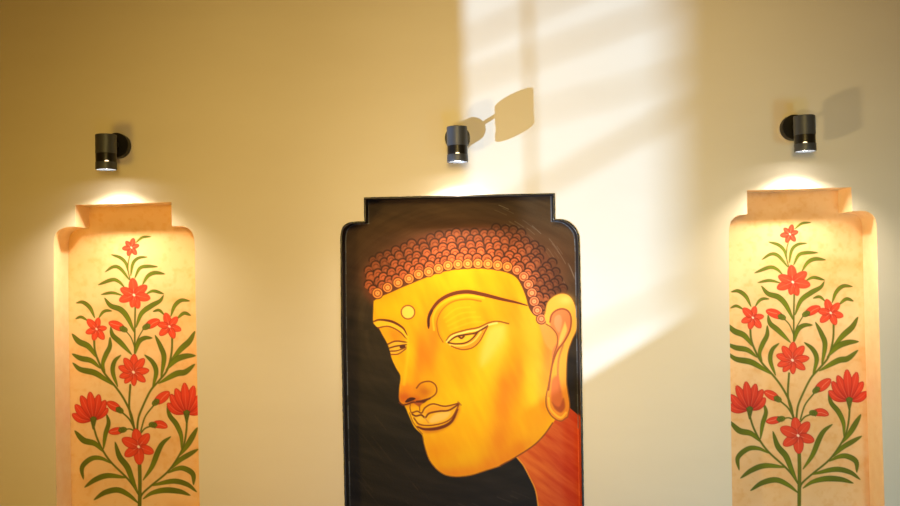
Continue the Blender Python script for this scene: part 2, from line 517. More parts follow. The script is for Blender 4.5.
# buds: tip, middle, calyx
BUDS = [
 ((109.2, 322.6), (116, 325.2), (124, 329.4), 7),
 ((159.2, 320.4), (152.8, 323.2), (146, 327), 7),
 ((107.4, 402.4), (113.2, 405.8), (120, 410.4), 7),
 ((109, 432.2), (115.6, 431.2), (123, 429.8), 6),
 ((168.8, 392.2), (162.6, 397.4), (155.4, 402.6), 8),
 ((167, 427), (160, 424.4), (152.6, 424.8), 6.5),
]
RED = (214, 58, 36); REDE = (140, 30, 26)
def floral(key, label, conv):
    pn = Panel(key, .00142)
    px, py = pn.px, pn.py
    n1 = noise(px, py, 46, seed=1 if key == 'left' else 5, oct=4); n2 = noise(px, py, 5, seed=2, oct=3)
    n3 = noise(px, py, 60, 22, seed=9 if key == 'left' else 7, oct=3)
    base = rgb((238, 198, 146))
    k = np.clip((n1 - .5) * 2.2, -1, 1)[..., None]
    pn.col[:] = base + k * np.array([.025, .05, .075]) - np.clip((n2 - .52) * 1.3, 0, 1)[..., None] * np.array([.05, .11, .16])
    pn.col[:] -= np.clip((n3 - .5) * 2, 0, 1)[..., None] * np.array([.03, .07, .10])
    Y = lambda P: [conv(p) for p in P]
    for p, w in STEMS:
        pn.stroke(Y(p), w, (104, 112, 30), lab=1, edge=(66, 76, 26))
    for p, w in LEAVES:
        def lc(x, y, sd, t):
            k = np.clip(1.15 - t * 1.6, 0, .55)[..., None]
            return rgb(GREEN) * (1 - k) + rgb((84, 92, 28)) * k
        pn.stroke(Y(p), leafw(w * .9), lc, lab=1, edge=GEDGE)
    lab = 2; parts = {0: 'painted_panel', 1: 'foliage'}
    def petal(base, tip, wd, L, dark=0):
        b = np.array(base); t = np.array(tip); ln = np.hypot(*(t - b))
        wf = lambda u: wd * np.clip(np.sin(np.pi * np.clip(.06 + .94 * u, 0, 1) ** 1.15), 0, 1) ** .62 + .25
        def pc(x, y, sd, u):
            k = np.clip(.75 - u * 1.5, 0, .6)[..., None]
            return rgb((226, 74, 46)) * (1 - k) + rgb((176, 44, 30)) * k
        pn.stroke([tuple(b), tuple(b + (t - b) * .5), tuple(t)], wf, pc, soft=.7, lab=L, edge=REDE, vein=(236, 120, 90))
    for c, tips, f in OPEN:
        c2 = np.array(conv(c))
        for t in tips:
            t2 = np.array(conv(t)); ln = np.hypot(*(t2 - c2))
            petal(c2, t2, ln * .56 * f, lab)
        sz = np.hypot(*(np.array(tips[0]) - np.array(c)))
        for t in tips:
            t2 = np.array(conv(t)); d = (t2 - c2)
            pn.stroke([tuple(c2), tuple(c2 + d * .38)], .5, (246, 180, 150), soft=.6, alpha=.45)
        pn.stroke([tuple(c2 - .3), tuple(c2 + .3)], sz * .10 + .5, (250, 225, 205), soft=.8, lab=lab)
        parts[lab] = 'flower'; lab += 1
    for c, tips in SIDE:
        c2 = np.array(conv(c))
        for t in tips:
            t2 = np.array(conv(t))
            mid = (c2 + t2) / 2
            b = np.array([c2[0] + (t2[0] - c2[0]) * .05, c2[1]])
            ln = np.hypot(*(t2 - c2))
            wf = lambda u, ln=ln: (6.6 + ln * .06) * np.clip(np.sin(np.pi * np.clip(.04 + .96 * u, 0, 1) ** 1.5), 0, 1) ** .7 + .3
            def pc(x, y, sd, u):
                k = np.clip(.8 - u * 1.3, 0, .6)[..., None]
                return rgb((220, 66, 42)) * (1 - k) + rgb((168, 38, 28)) * k
            bend = np.array([0, 2.2 if abs(t2[0] - c2[0]) > 15 else -.6])
            bendx = np.array([(t2[0] - c2[0]) * .06, 0])
            pn.stroke([tuple(b), tuple(mid + bend + bendx), tuple(t2)], wf, pc, soft=.7, lab=lab, edge=REDE, vein=(236, 130, 100))
        g = np.array(conv((c[0], c[1] - 1))); h = np.array(conv((c[0], c[1] + 8)))
        pn.stroke([tuple(h), tuple((g + h) / 2), tuple(g)], lambda t: 2 + 4.2 * t, (96, 108, 34), lab=lab, edge=(58, 66, 26))
        for dx in (-3.4, 3.2):
            e = np.array(conv((c[0] + dx, c[1] - 2.5)))
            pn.stroke([tuple((g + h) / 2), tuple(e)], lambda t: 2.6 - 2 * t, (96, 108, 34), lab=lab, edge=(58, 66, 26))
        parts[lab] = 'flower'; lab += 1
    for tip, mid, cal, w in BUDS:
        t2, m2, k2 = (np.array(conv(p)) for p in (tip, mid, cal))
        d = (t2 - k2) / np.hypot(*(t2 - k2)); nrm = np.array([-d[1], d[0]])
        wf = lambda u: w * 1.22 * np.clip(np.sin(np.pi * np.clip(.1 + .9 * u, 0, 1) ** 1.1), 0, 1) ** .62 + .3
        pn.stroke([tuple(k2), tuple(m2), tuple(t2)], wf, (224, 70, 44), soft=.7, lab=lab, edge=REDE)
        pn.stroke([tuple(m2 - d * 3 + nrm), tuple(m2 + nrm * .2), tuple(t2 - d * 1.5)], .6, (238, 150, 110), soft=.6, alpha=.8)
        wc = lambda u: 5.6 * np.clip(np.sin(np.pi * np.clip(.25 + .75 * u, 0, 1)), 0, 1) ** .6 + .3
        pn.stroke([tuple(k2 - d * 1.5), tuple(k2 + d * 4)], wc, (104, 116, 34), lab=lab, edge=(58, 66, 26))
        for sg in (-1, 1):
            pn.stroke([tuple(k2), tuple(k2 + d * 3 + nrm * sg * 3)], lambda t: 2.6 - 2 * t, (104, 116, 34), lab=lab, edge=(58, 66, 26))
        parts[lab] = 'flower_bud'; lab += 1
    ow = OUTW[key]
    org = ((ow[0][0] + ow[-1][0]) / 2, 0.0, ow[0][1])
    root = thing('floral_niche_mural', label, 'mural', org, 'floral murals in the side niches')
    pn.build(parts, root, M_floral, org)
    lining(key, root, M_lining, org)
    return root

floral('left', 'red lily spray painted in the cream niche left of the golden face', lambda p: tuple(p))
floral('right', 'red lily spray painted in the cream niche right of the golden face',
       lambda p: (792.3 + 1.068 * (p[0] - 133.5) + .002 * (p[1] - 293), 280.6 + 1.012 * (p[1] - 293.5) - .03 * (p[0] - 133.5)))

# ------------------------------------------------------- portrait mural
HAIRLINE = [(377.5, 293.3), (387.6, 287.6), (398, 282.8), (409, 278.7), (418.6, 274.3), (428.7, 271.8), (438.5, 268.6),
            (448, 265.6), (458, 264.3), (467.7, 263.7), (478, 263.5), (488, 263.9), (497.7, 265.2), (507.4, 266.8), (517, 270),
            (523.7, 276.7), (528.4, 284.6), (531.9, 293), (534.2, 301.4), (537.3, 310.4), (541.4, 319)]
FACE = [(373.6, 301), (380, 297), (391, 292.5), (402, 287.5), (413, 283), (424, 278.5), (436, 274), (450, 270.5), (465, 269),
        (480, 268.6), (495, 270), (508, 273), (516, 277.5), (521, 285), (525.5, 296), (529, 308), (534, 315), (539, 316), (546, 314), (552, 320),
        (550, 330), (557, 345), (556, 365), (553, 380), (552, 400), (556, 415), (553, 423), (544.5, 434.5), (533.8, 445.3),
        (516, 457), (500, 465.8), (486.6, 470.2), (469.8, 475.4), (453, 476.6), (440.5, 472.4), (430, 461), (424.6, 446),
        (422.4, 435.6), (414.6, 427.5), (409.4, 416.8), (404.6, 406), (401.8, 404.4), (399, 399), (399.2, 388), (400.4, 376.4),
        (396, 368), (391.5, 358), (390.6, 353), (387.4, 344), (382.5, 335), (378.4, 327.6), (373.4, 323), (373.2, 312)]
EAR = [(546, 322.5), (544.6, 313.6), (547.6, 302.5), (554.5, 296), (563.2, 293.6), (571, 297.6), (576, 309.6), (577, 327.4),
       (571.4, 341.3), (567.4, 355), (566.2, 378.8), (567.4, 390), (569.4, 405), (567.4, 416.5), (560.6, 421), (552.6, 417),
       (546.9, 407.6), (545.9, 397), (548.6, 384), (551, 368), (554, 352), (557, 341), (555, 332), (549, 327)]

def portrait():
    key = 'mid'
    pn = Panel(key, .00138)
    px, py = pn.px, pn.py
    # background strokes
    r = np.hypot((px - 470) / 1.15, (py - 330)); th = np.arctan2(py - 330, px - 470)
    sw = noise(th * 60, r, 26, 5, seed=21, oct=4)
    sw2 = noise(px + py * .6, py - px * .3, 60, 9, seed=22, oct=3)
    t = np.clip((py - 225) / 200, 0, 1)[..., None]
    top = rgb((62, 42, 22)); bot = rgb((26, 22, 19))
    pn.col[:] = top * (1 - t) + bot * t  # browner top: partly pigment, partly glow put into the colour
    pn.col[:] += ((sw - .5)[..., None] * (.13 - .08 * t) + (sw2 - .5)[..., None] * .10) * np.array([1.1, .95, .7])
    sheen = np.clip((px - 500) / 60, 0, 1) * np.clip((330 - py) / 60, 0, 1)
    pn.put((slice(None), slice(None)), sheen * .2, (92, 80, 60))  # grey sun sheen painted into the upper right
    # light dry-brush scratches near the right shoulder
    rs = random.Random(3)
    for _ in range(46):
        a = rs.uniform(-1.25, -.35); rr = rs.uniform(104, 128)
        arc = [(455 + rr * math.cos(a + d) * 1.0, 322 + rr * math.sin(a + d)) for d in (0, .03, .06 + rs.random() * .08)]
        pn.stroke(arc, .5, (150, 144, 128), soft=.8, alpha=rs.uniform(.3, .8))
    for _ in range(40):
        x, y = rs.uniform(350, 420), rs.uniform(380, 560); l = rs.uniform(6, 22)
        pn.stroke([(x, y), (x + l * .8, y + l)], .8, (84, 62, 42), soft=1.2, alpha=rs.uniform(.1, .35))
    for _ in range(26):
        x, y = rs.uniform(430, 520), rs.uniform(482, 575); l = rs.uniform(6, 18)
        pn.stroke([(x, y), (x + l, y + l * .4)], .8, (92, 78, 66), soft=1.2, alpha=rs.uniform(.1, .4))
    # reddish halo behind the curls
    pn.blob(465, 250, 92, 30, (112, 60, 30), .85)
    pn.blob(545, 282, 26, 34, (120, 66, 34), .8, 20)
    pn.blob(378, 278, 20, 18, (116, 58, 32), .7)
    # curls, outer rows first
    H = crom(HAIRLINE, 6)
    seg = np.hypot(*(H[1:] - H[:-1]).T); cum = np.concatenate([[0], np.cumsum(seg)])
    def hp(s):
        s = min(max(s, 0), cum[-1] - 1e-6); i = int(np.searchsorted(cum, s, 'right') - 1); u = (s - cum[i]) / seg[i]
        p = H[i] + (H[i + 1] - H[i]) * u
        a, b = max(0, i - 9), min(len(H) - 1, i + 9)
        d = H[b] - H[a]; d /= np.hypot(*d)
        return p, np.array([d[1], -d[0]])
    DOME = [(371, 303), (364, 290), (364, 270), (378, 256), (395, 246.5), (436, 232.5), (482, 227), (520, 232), (551, 261), (563.5, 286), (565, 294), (560, 300), (548, 318), (541, 330)]
    Dm = crom(DOME + [(500, 300), (400, 310), DOME[0]], 5)
    inn = lambda p: inside([tuple(q) for q in Dm], np.array([p[0]]), np.array([p[1]]))[0]
    rj = random.Random(8)
    pn.fill([tuple(p) for p in Dm[::3]], (104, 50, 28), soft=10, smooth=False, alpha=.8)
    for row in range(9, 0, -1):
        off = row * 6.3 - 1.0
        line = np.array([hp(cum[-1] * q / 60)[0] + hp(cum[-1] * q / 60)[1] * off for q in range(61)])
        line = np.vstack([line[0] + (line[0] - line[2]) * np.array([[3], [2], [1]]) / 1.2, line])
        sg = np.hypot(*(line[1:] - line[:-1]).T); cl = np.concatenate([[0], np.cumsum(sg)])
        s = rj.uniform(0, 8)
        while s < cl[-1]:
            c = np.array([np.interp(s, cl, line[:, 0]), np.interp(s, cl, line[:, 1])]) + np.array([rj.uniform(-1.4, 1.4), rj.uniform(-1.1, 1.1)])
            s += rj.uniform(7.6, 10)
            if not inn(c): continue
            f = min(1, (row / 7.0) ** 1.5)
            f = min(1, f + max(0, (c[0] - 515) / 90))
            rd = rj.uniform(4.6, 5.6) * (1 - .10 * f)
            colr = rgb((204, 100, 50)) * (1 - f) + rgb((92, 50, 26)) * f
            colr = colr * rj.uniform(.84, 1.1)
            w = pn.win(c[0] - 7, c[0] + 7, c[1] - 7, c[1] + 7)
            if w is None: continue
            d = np.hypot(pn.px[w] - c[0], pn.py[w] - c[1])
            a = np.clip(.5 - (d - rd) / .8, 0, 1)
            alpha = 1 - .45 * f
            pn.put(w, a * alpha, colr, 2)
            ring = np.clip(1.15 - np.abs(d - rd + .3) / 1.05, 0, 1) * np.clip((c[1] + 2.5 - pn.py[w]) / 2, .12, 1)
            pn.put(w, ring * .95, (48, 20, 12))
            dd = np.hypot(pn.px[w] - c[0] - .3, pn.py[w] - c[1] - 1)
            ring = np.clip(1 - np.abs(dd - rd * .5) / .7, 0, 1) * np.clip((c[1] + 1.6 - pn.py[w]) / 2, 0, 1)
            pn.put(w, ring * .9, (84, 32, 18))
            core = np.clip(1 - dd / 2.0, 0, 1)
            pn.put(w, core * .35 * (1 - f), (232, 132, 72))
    # label the hair area
    w = (slice(None), slice(None))
    hm = inside([tuple(q) for q in Dm], px, py)
    pn.lab[hm] = 2
    # neck
    NECK = [(512, 452), (523, 465), (530, 478), (535.4, 490), (538, 506), (540, 540), (540, 600), (600, 600), (600, 432), (584, 420), (570, 408), (555, 405), (540, 425)]
    nb = noise(px * .8 + py * .6, py * .8 - px * .6, 5, 26, seed=31, oct=3)
    def neckc(x, y, sd):
        k = np.clip((x - 520) / 55, 0, 1)[..., None]
        n = noise(x * .8 + y * .6, y * .8 - x * .6, 26, 4, seed=31, oct=3)[..., None] - .5
        return rgb((226, 112, 40)) * (1 - k) + rgb((196, 70, 26)) * k + n * np.array([.12, .22, .12])
    pn.fill(NECK, neckc, lab=4, smooth=False, soft=1)
    pn.stroke([(513, 453), (523, 465), (530, 478), (535.4, 490), (538, 506), (540, 540), (540, 600)], 1.2, (240, 170, 50), alpha=.8)
    # face
    fm = np.clip(.5 - pn.sd_poly(crom(FACE + [FACE[0]], 4)[:-1], w) / 1.0, 0, 1)
    pn_face_before = pn.col.copy(); lab_before = pn.lab.copy()
    base = np.broadcast_to(rgb((250, 186, 16)), pn.col.shape).copy()
    pn.col = base
    B = pn.blob
    B(420, 292, 70, 24, (252, 182, 0), 1, -12)
    B(470, 285, 40, 14, (252, 182, 0), .8)
    B(505, 288, 30, 14, (250, 184, 10), .8, 20)
    B(392, 311, 14, 12, (252, 200, 0), .8)
    B(520, 325, 34, 34, (246, 176, 54), .85)
    B(535, 360, 26, 40, (246, 168, 66), .8)
    B(460, 314, 20, 12, (254, 190, 6), .95, -15)
    B(480, 310, 26, 6, (250, 180, 16), .8, 10)
    B(492, 365, 30, 38, (253, 196, 20), .9, 20)
    B(500, 352, 8, 24, (255, 218, 90), 1, 22)
    B(484, 372, 20, 22, (255, 214, 66), .75, 20)
    B(455, 372, 22, 34, (250, 180, 6), .8)
    B(432, 344, 8, 26, (240, 140, 34), .95, 6)
    B(420, 356, 8, 34, (242, 142, 36), .85, 8)
    B(409, 360, 6, 26, (255, 196, 10), .9, 6)
    B(405, 384, 5, 12, (253, 186, 40), .8)
    B(470, 425, 30, 34, (255, 190, 4), .95)
    B(462, 400, 20, 14, (255, 204, 20), .7)
    B(440, 452, 22, 16, (250, 164, 12), .9)
    B(455, 474, 36, 9, (240, 140, 34), .95, -4)
    B(500, 462, 30, 11, (238, 132, 40), .95, -24)
    B(505, 398, 11, 34, (240, 140, 52), .95, 6)
    B(516, 385, 6, 26, (238, 144, 60), .6, 8)
    B(500, 438, 13, 30, (240, 140, 38), .9, 14)
    B(528, 420, 18, 34, (250, 172, 24), .9, 20)
    B(522, 448, 24, 8, (240, 148, 36), .9, -33)
    B(548, 362, 6, 38, (236, 138, 82), .95, 4)
    B(550, 340, 6, 10, (238, 150, 92), .8)
    B(543, 384, 8, 26, (240, 150, 66), .6)
    B(540, 422, 10, 18, (248, 166, 40), .8, 30)
    B(384, 335, 8, 10, (255, 178, 40), .8)
    B(396, 335, 10, 8, (246, 150, 40), .8, 30)
    B(397, 362, 5, 12, (255, 184, 20), .8)
    # nose
    B(404, 397, 8, 8, (214, 92, 46), .95)
    B(415, 400, 10, 5, (208, 96, 40), .95)
    B(408, 388, 8, 6, (240, 140, 40), .8)
    B(425, 391, 9, 7, (206, 112, 36), .9)
    B(429, 386, 5, 4, (232, 158, 36), .7)
    B(436, 402, 12, 4, (250, 190, 30), .7)
    nb = noise(px * .9 - py * .4, py * .9 + px * .4, 10, 34, seed=33, oct=3)[..., None] - .5
    pn.col = pn.col + nb * np.array([.03, .12, .05])
    gy = np.clip((py - 320) / 70, 0, 1)
    pn.col = pn.col * np.stack([.975 + gy * .025, .915 + gy * .10, .55 + 0 * gy], -1)  # colour raised towards the chin to make up for weaker light there
    pn.col = pn_face_before * (1 - fm[..., None]) + pn.col * fm[..., None]
    pn.lab = np.where(fm > .5, 3, lab_before)
    def S(pts, w, c, **k):
        if c[1] < 150: c = tuple(v * .74 for v in c)
        w2 = (lambda t: w(t) * 1.2) if callable(w) else w * 1.2
        pn.stroke(pts, w2, c, **k)
    BR = (140, 58, 30); DB = (92, 36, 26); OR = (214, 116, 30)
    taper = lambda m: (lambda t: m * np.clip(np.sin(np.pi * np.clip(.08 + .88 * t, 0, 1)), 0, 1) ** .7 + .3)
    # jaw line, profile line
    S([(552.6, 423), (544.5, 434.5), (533.8, 445.3), (516, 457), (500, 465.8)], 1.1, (170, 88, 34), alpha=.9)
    S([(500, 466), (486.6, 470.4), (469.8, 475.4), (453, 476.6), (440.5, 472.4), (430, 461), (424.6, 446), (422.4, 435.6)], .8, (226, 140, 30), alpha=.8)
    # brows
    S([(428.6, 328), (428.2, 319.8), (431.2, 311), (439.6, 300.6), (452.5, 293.9), (467.4, 291.8), (481.6, 294.2), (501, 299), (515.4, 302.2), (527, 305.4)], taper(3.0), BR)
    S([(428.6, 326), (429, 318), (432, 310.6)], 2.0, DB)
    S([(434, 330), (433, 318), (437, 308.6), (445, 301.5), (455, 297.6), (468, 295.6), (484, 298)], 1.6, (252, 200, 40), alpha=.7, soft=1.4)
    S([(443, 342), (438.4, 333.4), (437, 321), (442.5, 309.4), (453, 301.6), (467.4, 299.2), (481, 301.2)], 1.3, (226, 140, 20), alpha=.85, soft=1.2)
    for d in (0, 5, 10, 15):
        S([(444 + d * .4, 318 + d * .8), (456 + d, 309 + d * .9), (470 + d, 307 + d)], 1.2, (255, 214, 50), alpha=.3, soft=2)
    # highlight beside the outer eye
    pn.fill([(487, 329), (494, 324.6), (505, 324.8), (504.6, 337), (498, 348), (489, 361), (481, 366), (480, 352)], (255, 218, 104), soft=12, alpha=.8)
    # right eye
    pn.fill([(447.5, 342.2), (453, 337), (464, 334), (475, 332), (486, 326.6), (482, 338), (476, 346), (464, 349.6), (453, 346.6)], (240, 160, 36), lab=5, soft=1)
    S([(446.4, 340.6), (451.4, 334.6), (465.6, 330), (478, 327.6), (488.7, 322.9), (497.6, 321.3), (508.6, 323.6)], 1.3, (200, 112, 30), lab=5)
    S([(447, 342), (452.6, 336.2), (466, 332), (478.6, 329.6), (489, 324.8), (497, 323)], 1.6, (255, 224, 120), lab=5)
    S([(448.2, 342.6), (456, 336.6), (465, 334.8), (474.5, 333.2), (481, 330), (487.6, 326)], 1.5, (128, 60, 34), lab=5)
    pn.fill([(449.4, 342), (456, 337.8), (465, 336.2), (473.6, 334.8), (470, 340), (463, 342.4), (455, 342.8)], (252, 196, 50), lab=5)
    S([(459, 336.8), (461.5, 338.3), (464, 336.4)], 1.6, (140, 66, 30), lab=5)
    S([(449, 343), (456, 343.9), (465.6, 342.8), (472.7, 338.2), (478, 331.8)], 1.2, (120, 56, 30), lab=5)
    S([(449.4, 344.6), (457, 345.8), (466, 345), (474.4, 340.4), (481, 331.8)], 1.2, (255, 212, 90), lab=5)
    S([(451.4, 346), (457, 348.4), (464, 349.6), (472.7, 347.6), (479.6, 341.4), (484, 333.5), (487.4, 327)], 1.1, (206, 108, 34), lab=5)
    # left brow and eye
    pn.fill([(374, 323), (379.6, 320.6), (392, 322.4), (402.4, 328.4), (406.6, 334), (406, 337.6), (399, 330.6), (388.5, 326), (377.8, 327.2)], (255, 196, 40))
    S([(373.4, 321.6), (379.6, 319.8), (392, 321.6), (402.7, 327.8), (407.4, 335.5)], taper(1.7), BR)
    S([(377.8, 327.8), (388.5, 326.4), (399, 331.2), (406.8, 339)], 1.1, (190, 96, 36))
    pn.fill([(388.4, 344.2), (395.6, 341.4), (406.4, 342), (406.6, 347), (400, 353.8), (391.6, 354.6)], (250, 186, 50), lab=9)
    S([(387.8, 344.2), (395.6, 341.2), (407, 342.2)], 1.2, (150, 70, 34), lab=9)
    S([(389.6, 348), (396, 346.2), (406.6, 344.6)], 1.2, (128, 58, 32), lab=9)
    S([(401, 347), (404, 346.6)], 2.4, (110, 50, 30), lab=9)
    S([(390.4, 351.2), (398, 350.4), (406.4, 347)], 1.0, (150, 70, 34), lab=9)
    S([(391, 354.6), (398.6, 353.8), (406.2, 348.6)], 1.1, (200, 104, 34), lab=9)
    # bridge of the nose
    S([(407, 336), (408, 352), (406, 370), (404, 384)], 2.6, (255, 206, 30), soft=3, alpha=.6)
    # nostrils
    S([(416.6, 388), (420, 383.8), (424.5, 381.8), (430.2, 381.5), (435, 384.4), (436.8, 389.4), (435.2, 394.4), (429.2, 398.4), (419.3, 401.2)], 1.1, (176, 78, 30))
    S([(399.4, 402.6), (403, 404.9), (408, 404), (413, 402.2), (418, 402.8), (424, 401), (430, 398.4)], 1.4, (132, 56, 32))
    S([(406, 401.8), (410, 399.6), (415, 398.6)], taper(3.0), (92, 38, 28))
    S([(416.4, 401.6), (422, 401.8), (428, 399)], taper(2.6), (128, 54, 30))
    pn.fill([(413.4, 402.8), (423, 402.6), (419.4, 407.2)], (176, 84, 34), smooth=False, soft=1.2)
    # philtrum
    S([(410.4, 404), (410, 408), (411, 412.4)], .9, (206, 112, 30))
    S([(419.4, 405), (419.8, 410.8)], .9, (206, 112, 30))
    # lips
    LIP = [(411.8, 413), (417.3, 411.2), (421.3, 412.8), (425.2, 407.6), (433, 403.9), (445, 406.2), (458.8, 403.4), (455.5, 412), (450, 419), (442, 423.4), (431, 425.2), (419.6, 424.4), (414.3, 418.4)]
    pn.fill([(417.3, 424), (425.2, 428), (439, 427), (451, 420.4), (458, 406), (459.6, 410), (455, 420), (446, 428), (434, 432.4), (424, 432)], (214, 116, 34), soft=5, alpha=.8, lab=None)
    pn.fill(LIP, (250, 186, 40), lab=6)
    pn.blob(420, 419, 6, 4, (254, 206, 70), .8)
    pn.fill([(429, 420), (434, 414.6), (441, 412.6), (450.5, 412), (447, 418), (438, 422), (431, 423)], (252, 208, 110), soft=3, alpha=.9)
    pn.fill([(424, 412.4), (433, 406), (445, 408.2), (455, 405.6), (446, 409.4), (436, 410.6), (428, 413.6)], (244, 166, 36), soft=1.6, alpha=.9)
    S([(411.8, 413), (417.3, 411.2), (421.6, 413), (425.2, 407.6), (433, 403.9), (445, 406.2), (459, 403.2)], 1.2, (176, 80, 34), lab=6)
    S([(412.4, 414.4), (416, 416), (421.3, 415), (425.2, 417.6), (429.2, 413.4), (439, 411.2), (449, 410.2), (459, 404)], 1.4, (150, 66, 34), lab=6)
    S([(414, 418), (419.3, 424.2), (431, 425.4), (445, 422.2), (452.9, 416.2), (459, 404.4)], 1.1, (190, 92, 30), lab=6)
    S([(424.8, 417.6), (428.6, 423)], .8, (226, 150, 70))
    S([(417, 426.8), (425.2, 429.2), (439, 428), (451, 422), (458, 409.3)], taper(2.4), (150, 68, 34))
    S([(409.6, 413), (413, 422), (418, 429), (422.4, 434)], .9, (214, 120, 26), alpha=.8)
    S([(458, 402), (461, 405)], 1.2, (230, 140, 60), soft=1.6, alpha=.8)
    # bindi
    w2 = pn.win(398, 418, 302, 322)
    d = np.hypot(pn.px[w2] - 408, pn.py[w2] - 312.2)
    pn.put(w2, np.clip(.5 - (d - 7.4) / .8, 0, 1), (150, 74, 34), 7)
    pn.put(w2, np.clip(.5 - (d - 6.1) / .8, 0, 1), (248, 208, 84))
    pn.fill([(537, 316), (552, 318), (561, 335), (557, 352), (546, 345), (540, 328)], (236, 150, 62), lab=8, soft=3)
    # hair edge in front of the face: ringed beads
    for k, (x, y) in enumerate(HAIRLINE):
        rr = 5.5 if k else 5.9
        w2 = pn.win(x - 8, x + 8, y - 8, y + 8)
        d = np.hypot(pn.px[w2] - x, pn.py[w2] - y)
        dark = (84, 34, 20)
        body = rgb((232, 146, 60)) if k < 14 else rgb((222, 130, 76))
        pn.put(w2, np.clip(.5 - (d - rr) / .8, 0, 1), dark, 2)
        pn.put(w2, np.clip(.5 - (d - rr + .9) / .8, 0, 1), body)
        pn.put(w2, np.clip(1 - np.abs(d - rr * .52) / .85, 0, 1) * .95, (134, 54, 24))
        pn.put(w2, np.clip(1 - np.abs(d - 1.1) / 1.0, 0, 1) * .45, (252, 200, 130))
        pn.put(w2, np.clip(1 - d / .9, 0, 1) * .9, (130, 54, 26))
    # ear
    def earc(x, y, sd):
        k = np.clip((y - 340) / 70, 0, 1)[..., None]
        return rgb((244, 168, 56)) * (1 - k) + rgb((240, 150, 44)) * k
    pn.fill(EAR, earc, lab=8, soft=1)
    pn.blob(566, 300, 7, 5, (255, 200, 90), .8)
    pn.fill([(550.6, 328), (550, 317.5), (554.6, 311.6), (562.5, 309), (569.4, 313), (571, 325.5), (566.4, 338), (558, 350), (553, 364), (552, 352), (556.6, 342), (555.6, 333)], (226, 122, 62), soft=2)
    pn.fill([(554, 324), (555, 317), (560, 315), (562, 322), (559.6, 332), (556.6, 330)], (236, 142, 84), soft=2.4)
    pn.fill([(565, 322), (567, 330), (563, 340), (558.6, 346), (560, 336)], (252, 184, 80), soft=2.4)
    S([(550, 322), (551.6, 315), (556, 310.6), (562.6, 308.8), (568.6, 311.6), (571.2, 319), (570, 330), (564.6, 341), (557.6, 350.4), (553, 362), (550.4, 376), (548.6, 390)], 1.4, (196, 88, 46), alpha=.9)
    S([(546, 324), (552, 328), (557, 335), (557.4, 344), (553.6, 356), (551, 370), (548.2, 386), (546, 398), (547, 408), (552.6, 417), (560.6, 421), (567.4, 417)], 1.0, (206, 112, 50))
    S([(563, 345), (558.6, 360), (558, 378), (560, 392)], 1.5, (232, 134, 70), soft=2, alpha=.8)
    pn.fill([(550.6, 394), (552, 380), (558, 376), (561, 388), (563, 402), (560, 410), (555.4, 408), (551.6, 402)], (214, 106, 52), soft=4, alpha=.9)
    pn.fill([(552, 402), (555, 409), (561, 412.6), (565, 407), (563.4, 398), (560, 406), (556, 406)], (176, 80, 38), soft=2.5, alpha=.9)
    S([(548.6, 398), (549.6, 407), (554.6, 414), (561, 417.6), (566, 412.6)], 1.6, (255, 200, 60), soft=1.4)
    S([(545, 313.6), (547.4, 302.5), (554.5, 295.6), (563.2, 293.2), (571.2, 297.2), (576.4, 309.6), (577.2, 327.4), (571.6, 341.3), (567.6, 355), (566.6, 378.8), (567.8, 390), (569.8, 405), (567.6, 417)], .8, (200, 120, 36), alpha=.85)
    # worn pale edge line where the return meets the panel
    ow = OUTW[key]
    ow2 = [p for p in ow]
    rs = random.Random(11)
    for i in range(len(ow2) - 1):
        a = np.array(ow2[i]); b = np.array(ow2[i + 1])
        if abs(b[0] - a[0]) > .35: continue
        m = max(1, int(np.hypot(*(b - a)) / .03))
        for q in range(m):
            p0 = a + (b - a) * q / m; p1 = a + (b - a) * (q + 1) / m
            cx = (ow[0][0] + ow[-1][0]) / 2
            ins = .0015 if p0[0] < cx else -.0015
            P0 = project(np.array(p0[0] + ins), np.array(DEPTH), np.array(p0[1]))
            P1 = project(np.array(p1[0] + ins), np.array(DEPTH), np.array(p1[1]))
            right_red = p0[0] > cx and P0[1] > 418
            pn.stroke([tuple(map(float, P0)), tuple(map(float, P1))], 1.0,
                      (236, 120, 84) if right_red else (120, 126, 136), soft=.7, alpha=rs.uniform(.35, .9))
    org = ((ow[0][0] + ow[-1][0]) / 2, 0.0, ow[0][1])
    root = thing('portrait_niche_mural', 'painted golden face with lowered eyes and curled hair in the wide black-edged niche', 'mural', org)
    parts = {0: 'painted_background', 2: 'painted_hair', 3: 'painted_face', 4: 'painted_neck', 5: 'painted_eye', 9: 'painted_eye', 6: 'painted_lips', 7: 'forehead_dot', 8: 'painted_ear'}
    ob = pn.build(parts, root, M_port, org)
    zred = at(581, 418, 0)[1]; cx = org[0]
    def lc(x, y, z):
        if x > cx and z < zred: return (196, 74, 32)
        return (34, 31, 30)
    o, P = lining(key, root, M_port, org, lc)
    # hand painted black bead along the front edge of the niche
    vs, fs = [], []
    K = 8; rad = .0030
    Q = [p for p in P if True]
    n0 = next(i for i in range(len(P)) if i >= len(P) - 30)
    Q = P[:n0]
    n = len(Q)
    rr = random.Random(5)
    for i in range(n):
        a = Q[max(0, i - 1)]; b = Q[min(n - 1, i + 1)]
        d = (b - a) / max(1e-9, np.hypot(*(b - a))); nm = np.array([-d[1], d[0]])
        rd = rad * rr.uniform(.88, 1.12)
        for k in range(K):
            t = 2 * math.pi * k / K
            u = math.cos(t) * rd; v = math.sin(t) * rd * .6
            q = Q[i] - nm * rad * .75
            vs.append((q[0] + nm[0] * u - org[0], v - org[1] - .0004, q[1] + nm[1] * u - org[2]))
    for i in range(n - 1):
        for k in range(K):
            k2 = (k + 1) % K
            fs.append((i * K + k, i * K + k2, (i + 1) * K + k2, (i + 1) * K + k))
    mesh_obj('painted_edge', vs, fs, M_black, root, smooth=True)
portrait()

